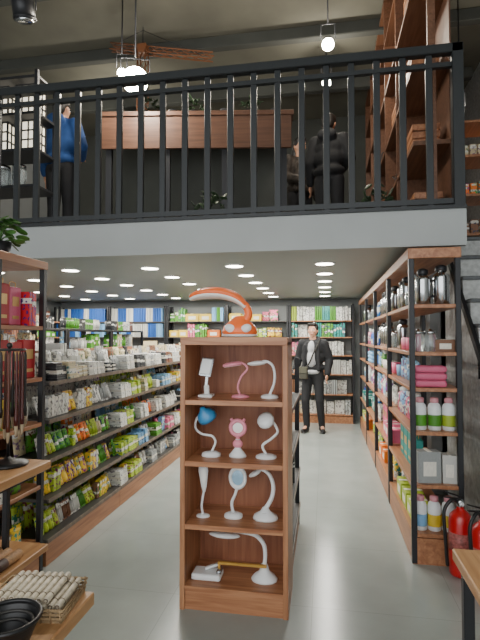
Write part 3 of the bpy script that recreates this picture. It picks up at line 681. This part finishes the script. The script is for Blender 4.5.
for zz in (3.29, 3.64):
    for x in (-3.38, -3.10, -2.82):
        t = thing('lattice_lantern', (x, 4.2, zz), 'white paper lantern box with dark wooden lattice, lit', 'lantern', group='lanterns on the upper rack')
        part(t, 'paper_shade', MB().bb((-.09, -.09, .015), (.09, .09, .275)), M_lan)
        mb = MB()
        for sx in (-1, 1):
            for sy in (-1, 1): mb.box((sx*.095, sy*.095, .145), (.014, .014, .29))
        for z in (.007, .1, .19, .283):
            mb.box((0, -.095, z), (.2, .012, .012)).box((0, .095, z), (.2, .012, .012)).box((-.095, 0, z), (.012, .2, .012)).box((.095, 0, z), (.012, .2, .012))
        for q in (-.035, .035): mb.box((q, -.095, .145), (.01, .012, .28)).box((.095, q, .145), (.012, .01, .28)).box((-.095, q, .145), (.012, .01, .28))
        part(t, 'lattice_frame', mb, M_black)

M_bulb = mat('bulb_hot', '#fff3d8', .5, emit=200)
def spot(x, y, z, top=5.6, on=True, e=35, r=.045, tilt=.5, rz=0):
    t = thing('track_spotlight', (x, y, z), ('lit' if on else 'unlit')+' black can spotlight hanging from a rod', 'spotlight', rz=rz)
    Mx = T4((0, 0, 0), RX(tilt))
    part(t, 'can', MB().lathe([(r, -.01), (r, .14), (r*.7, .17), (0, .17)], 20, Mx).lathe([(r+.004, -.012), (r+.004, .01)], 20, Mx), M_black)
    part(t, 'lens', MB().lathe([(0, -.04), (r*.6, -.034), (r*.97, -.013)], 20, Mx), M_bulb if on else M_steel)
    part(t, 'bracket', MB().tube([(-r-.01, 0, .06), (-r-.01, 0, .22), (r+.01, 0, .22), (r+.01, 0, .06)], .006, sub=1), M_black)
    part(t, 'hanging_rod', MB().cyl((0, 0, .22), (0, 0, top-z), .008), M_black)
    if on:
        l = bpy.data.lights.new('spot_bulb', 'POINT'); l.energy = e; l.shadow_soft_size = .05; l.color = (1, .92, .8)
        p = bpy.data.objects.new('spot_bulb', l); p.parent = t; p.location = Mx @ Vector((0, 0, -.12)); col.objects.link(p)
spot(-1.83, 4.4, 4.03, tilt=-1.3, e=80, r=.13, rz=.35)
spot(-2.33, 5.2, 4.6, tilt=-1.0, e=30, r=.05, rz=.3)
spot(.05, 5.1, 4.62, tilt=-.9, e=45, r=.065)
spot(.04, 6.6, 5.0, tilt=-.9, e=40, r=.06)
spot(1.56, 5.86, 4.12, tilt=-.9, e=30, r=.05)
spot(-3.2, 7.2, 4.9, tilt=-.8, e=40, r=.05)  # made-up extra spotlight, added to brighten the upper level
spot(-2.49, 3.6, 4.2, on=False, r=.09, tilt=.3)
t = thing('model_crane', (-2.35, 5.9, 4.98), 'dull brown lattice tower crane model hung below the ceiling', 'model crane')
M_cr = mat('crane_brown', '#7a4a2a', .6)
def lattice(p, q, w, n):
    mb = MB(); p, q = Vector(p), Vector(q); d = (q-p); s = d.normalized().cross(Vector((0, 1, 0))).normalized()*w/2; y = Vector((0, w/2, 0))
    cs = [s+y, s-y, -s-y, -s+y]
    for c in cs: mb.cyl(p+c, q+c, .008, n=6)
    for i in range(n):
        a = p+d*i/n; b = p+d*(i+1)/n
        for k in range(4): mb.cyl(a+cs[k], b+cs[(k+1) % 4], .005, n=5)
    return mb
part(t, 'mast', lattice((0, 0, -.75), (0, 0, .3), .11, 8), M_cr)
part(t, 'jib', lattice((-.45, 0, .4), (.95, 0, .12), .08, 10), M_cr)
part(t, 'cab', MB().box((0, 0, .32), (.13, .12, .12), bev=.01), M_cr)
part(t, 'cable', MB().cyl((0, 0, .35), (0, 0, .62), .006).cyl((-.42, 0, .42), (0, 0, .58), .004).cyl((.8, 0, .16), (0, 0, .58), .004), M_black)

t = thing('potted_plant', (-2.0, 2.66, 1.99), 'trailing green houseplant in a dark pot on the rack', 'plant')
part(t, 'pot', MB().lathe([(.06, 0), (.08, .1), (.074, .1), (.055, .02)], 20), M_black)
mb = MB(); mst = MB()
for k in range(60):
    a = R.uniform(0, 6.28); e = R.uniform(-.3, 1.3); q = R.uniform(.1, .2)
    p = Vector((q*math.cos(a)*math.cos(e), q*math.sin(a)*math.cos(e)*.8, .12+q*.7*math.sin(e)))
    mb.ell(p, (.042, .026, .003), Euler((R.uniform(-.6, .6), R.uniform(-.2, .9), a)).to_matrix(), u=10, v=6)
    if k % 3 == 0: mst.tube([(0, 0, .08), p*.5+Vector((0, 0, .06)), p], .003, 5)
part(t, 'foliage', mb, M_leaf); part(t, 'stem', mst, M_leaf)

# ---------------------------------------------------------------- people
def bake(mb, name, mats, voxel, smooth=4):
    me = mb.mesh(name, mats); o = bpy.data.objects.new(name, me); col.objects.link(o)
    m = o.modifiers.new('r', 'REMESH'); m.mode = 'VOXEL'; m.voxel_size = voxel; m.use_smooth_shade = True
    s = o.modifiers.new('s', 'SMOOTH'); s.iterations = smooth; s.factor = .5
    dg = bpy.context.evaluated_depsgraph_get(); dg.update()
    ne = bpy.data.meshes.new_from_object(o.evaluated_get(dg))
    bpy.data.objects.remove(o)
    ne.materials.clear()
    for q in (mats if isinstance(mats, list) else [mats]): ne.materials.append(q)
    return ne
def addpart(t, name, me, label=None):
    o = bpy.data.objects.new(name, me); o.parent = t; col.objects.link(o)
    if label: o['label'] = label
def hand(mb, w, d, side, curl=.5):
    w = Vector(w); d = Vector(d).normalized(); f = Vector((0, -1, 0)); f = (f-d*f.dot(d)).normalized(); n = d.cross(f)*side
    mb.ell(w+d*.045, (.022, .04, .045), None) if abs(d.z) > .7 else mb.ell(w+d*.045, (.03, .045, .03))
    for i, (o, l) in enumerate(((.028, .07), (.01, .078), (-.009, .072), (-.027, .058))):
        b = w+d*.08+f*o; k = b+d*l*.5; e = k+(d*(1-curl)+n*curl*-1).normalized()*l*.5
        mb.cap(w+d*.04+f*o*.8, .010, b, .0095); mb.cap(b, .0095, k, .0088); mb.cap(k, .0088, e, .0075)
    b = w+d*.025+f*.025; k = b+(d*.6+f*.8).normalized()*.035; e = k+(d*.9+f*.3).normalized()*.03
    mb.cap(b, .012, k, .0105); mb.cap(k, .0105, e, .009)
def person(loc, rz, label, top, pants, P, voxel=.009, shirt=None, bag=False, scale=1, hairlong=False):
    t = thing('person', loc, label, 'person', rz=rz); t.scale = (scale,)*3
    b = MB()
    b.ell((0, -.005, 1.61), (.073, .09, .11)).ell((0, -.04, 1.56), (.052, .055, .062)).ell((0, -.055, 1.515), (.028, .03, .022))
    b.cap((0, .01, 1.40), .06, (0, -.005, 1.53), .052)
    b.cap((0, -.09, 1.615), .009, (0, -.112, 1.585), .013)
    for s in (-1, 1):
        b.ell((s*.075, .005, 1.6), (.012, .02, .032)); b.ell((s*.03, -.082, 1.635), (.022, .012, .008))
        b.ell((s*.035, -.075, 1.585), (.022, .016, .018))
    b.ell((0, -.09, 1.553), (.024, .012, .007)); b.ell((0, -.088, 1.541), (.02, .012, .007))
    b.ell((0, 0, 1.30), (.15, .09, .16)).ell((0, 0, 1.12), (.13, .085, .14)).ell((0, 0, .95), (.14, .095, .1))
    for s, k in ((1, 'L'), (-1, 'R')):
        sh, el, wr = [Vector(v) for v in P['arm'+k]]; hp, kn, an, toe = [Vector(v) for v in P['leg'+k]]
        b.cap((0, 0, 1.4), .05, sh, .05); b.cap(sh, .045, el, .036); b.cap(el, .036, wr, .024)
        hand(b, wr, P.get('hd'+k, wr-el), s, .45)
        b.cap(hp, .075, kn, .052); b.cap(kn, .05, an, .035); b.cap(an, .033, toe, .025)
    addpart(t, 'body', bake(b, 'body', M_skin, voxel*.8, 3), 'bare skin of face and hands')
    eye = MB(); iris = MB()
    for s in (-1, 1): eye.ell((s*.031, -.088, 1.61), (.014, .008, .007), u=10, v=8); iris.ell((s*.031, -.095, 1.61), (.006, .004, .006), u=8, v=6)
    part(t, 'eye_whites', eye, M_white); part(t, 'irises', iris, M_hair)
    part(t, 'lips', MB().ell((0, -.101, 1.548), (.022, .006, .006)), mat('lips', '#a8605a', .5))
    j = MB()
    j.ell((0, .0, 1.31), (.19, .125, .16)).ell((0, 0, 1.18), (.195, .135, .15)).ell((0, .01, 1.02), (.2, .138, .08))
    for s, k in ((1, 'L'), (-1, 'R')):
        sh, el, wr = [Vector(v) for v in P['arm'+k]]
        j.cap((s*.06, .01, 1.42), .055, sh, .07); j.cap(sh, .076, el, .07); j.cap(el, .07, wr+(el-wr)*.08, .05)
        j.cap((s*.075, -.075, 1.40), .02, (s*.07, .03, 1.46), .03)
        j.cap((s*.11, -.1, 1.36), .026, (s*.12, -.12, .99), .03)
    j.ell((0, .11, 1.44), (.12, .06, .08))
    addpart(t, 'jacket', bake(j, 'jacket', top, voxel, 5))
    if shirt:
        s = MB().ell((0, -.055, 1.32), (.07, .1, .125)).ell((0, -.06, 1.16), (.085, .102, .17)).ell((0, -.035, .95), (.14, .11, .05))
        addpart(t, 'shirt', bake(s, 'shirt', shirt, voxel, 3))
    p = MB().ell((0, 0, .93), (.16, .112, .085))
    for s, k in ((1, 'L'), (-1, 'R')):
        hp, kn, an, toe = [Vector(v) for v in P['leg'+k]]
        p.cap(hp, .096, kn, .068); p.cap(kn, .068, an+Vector((0, 0, .01)), .052)
    addpart(t, 'trousers', bake(p, 'trousers', pants, voxel, 4))
    for s, k in ((1, 'L'), (-1, 'R')):
        hp, kn, an, toe = [Vector(v) for v in P['leg'+k]]
        f = MB().cap((an.x, an.y+.02, .046), .04, (toe.x, toe.y, toe.z-.005), .034).cap(an, .045, (an.x, an.y-.03, an.z-.03), .042)
        f.box(((an.x+toe.x)/2, (an.y+toe.y)/2, .012), (.07, .2, .018), bev=.006)
        addpart(t, 'shoe', bake(f, 'shoe', mat('shoe', '#1a1a1c', .4), voxel, 2))
    h = MB().ell((0, .02, 1.645), (.088, .097, .09)).ell((0, -.03, 1.70), (.074, .074, .036)).ell((0, .055, 1.6), (.077, .06, .09))
    for s in (-1, 1): h.ell((s*.07, .0, 1.65), (.019, .055, .052))
    if hairlong: h.ell((0, .07, 1.5), (.09, .05, .16))
    addpart(t, 'hair', bake(h, 'hair', M_hair, voxel*.9, 2))
    if bag:
        g = thing('shoulder_bag', Vector(loc)+Matrix.Rotation(rz, 3, 'Z') @ Vector((-.12, -.235, .84)), 'dark olive shoulder bag slung across the standing person', 'bag', rz=rz)
        part(g, 'bag_body', MB().box((0, 0, .1), (.2, .07, .19), bev=.02, seg=3), mat('bag_cloth', '#3d3c31', .7))
        part(g, 'flap', MB().box((0, -.04, .15), (.2, .012, .1), bev=.005), mat('bag_flap', '#4b4a3c', .7))
        part(g, 'strap', MB().tube([(.07, .03, .18), (.12, .06, .28), (.17, .065, .4), (.22, .09, .5), (.25, .2, .64)], .011), mat('strap', '#24231e', .7))
    return t
M_jk = mat('jacket_black', '#1c1d20', .85); M_sh = mat('shirt_white', '#b4b6b8', .8)
walk = dict(armL=[(.175, 0, 1.395), (.25, .05, 1.15), (.24, -.05, .91)], armR=[(-.175, 0, 1.395), (-.25, .04, 1.16), (-.25, -.13, .98)], hdR=(.35, -.6, -.6),
            legL=[(.08, 0, .92), (.12, -.06, .5), (.13, .03, .09), (.18, -.09, .045)], legR=[(-.08, 0, .92), (-.10, -.10, .5), (-.09, -.06, .09), (-.12, -.19, .045)])
stand = dict(armL=[(.175, 0, 1.405), (.24, .03, 1.14), (.25, -.05, .9)], armR=[(-.175, 0, 1.405), (-.25, -.02, 1.16), (-.12, -.2, 1.1)], hdR=(.6, -.5, .1),
             legL=[(.09, 0, .92), (.1, -.01, .5), (.1, .02, .09), (.11, -.1, .045)], legR=[(-.09, 0, .92), (-.1, -.01, .5), (-.1, .02, .09), (-.12, -.1, .045)])
person((-.19, 7.75, 0), -.25, 'person in open black jacket, white shirt and black trousers', M_jk, mat('trousers_black', '#16171b', .8), walk, .009, M_sh, True)
person((-2.88, 4.85, 2.44), 3.0, 'person in a blue jacket standing behind the railing', mat('jacket_blue', '#1d4580', .8), mat('trousers_dark', '#15161a', .8), stand, .014)
person((.06, 5.65, 2.44), 2.9, 'person in dark clothes standing upstairs facing the shelves', mat('jacket_dark', '#121316', .8), mat('trousers_dark', '#15161a', .8), stand, .014, scale=.97)
person((-.32, 6.4, 2.44), .6, 'person in a patterned dark top standing upstairs', mat('top_patterned', '#3e3731', .8, 0, .7, 25), mat('trousers_dark', '#15161a', .8), stand, .014, hairlong=True)

# ---------------------------------------------------------------- light, world, camera
w = bpy.data.worlds.new('World'); bpy.context.scene.world = w; w.use_nodes = True
bg = w.node_tree.nodes['Background']; bg.inputs[0].default_value = (.97, .99, 1, 1); bg.inputs[1].default_value = 3.0
cam = bpy.data.cameras.new('camera'); cam.sensor_fit = 'VERTICAL'; cam.sensor_height = 24; cam.lens = 18
co = bpy.data.objects.new('camera', cam); co.location = (0, 0, 1.5)
co.rotation_euler = (math.radians(92.03), 0, math.radians(10.04)); col.objects.link(co)
bpy.context.scene.camera = co
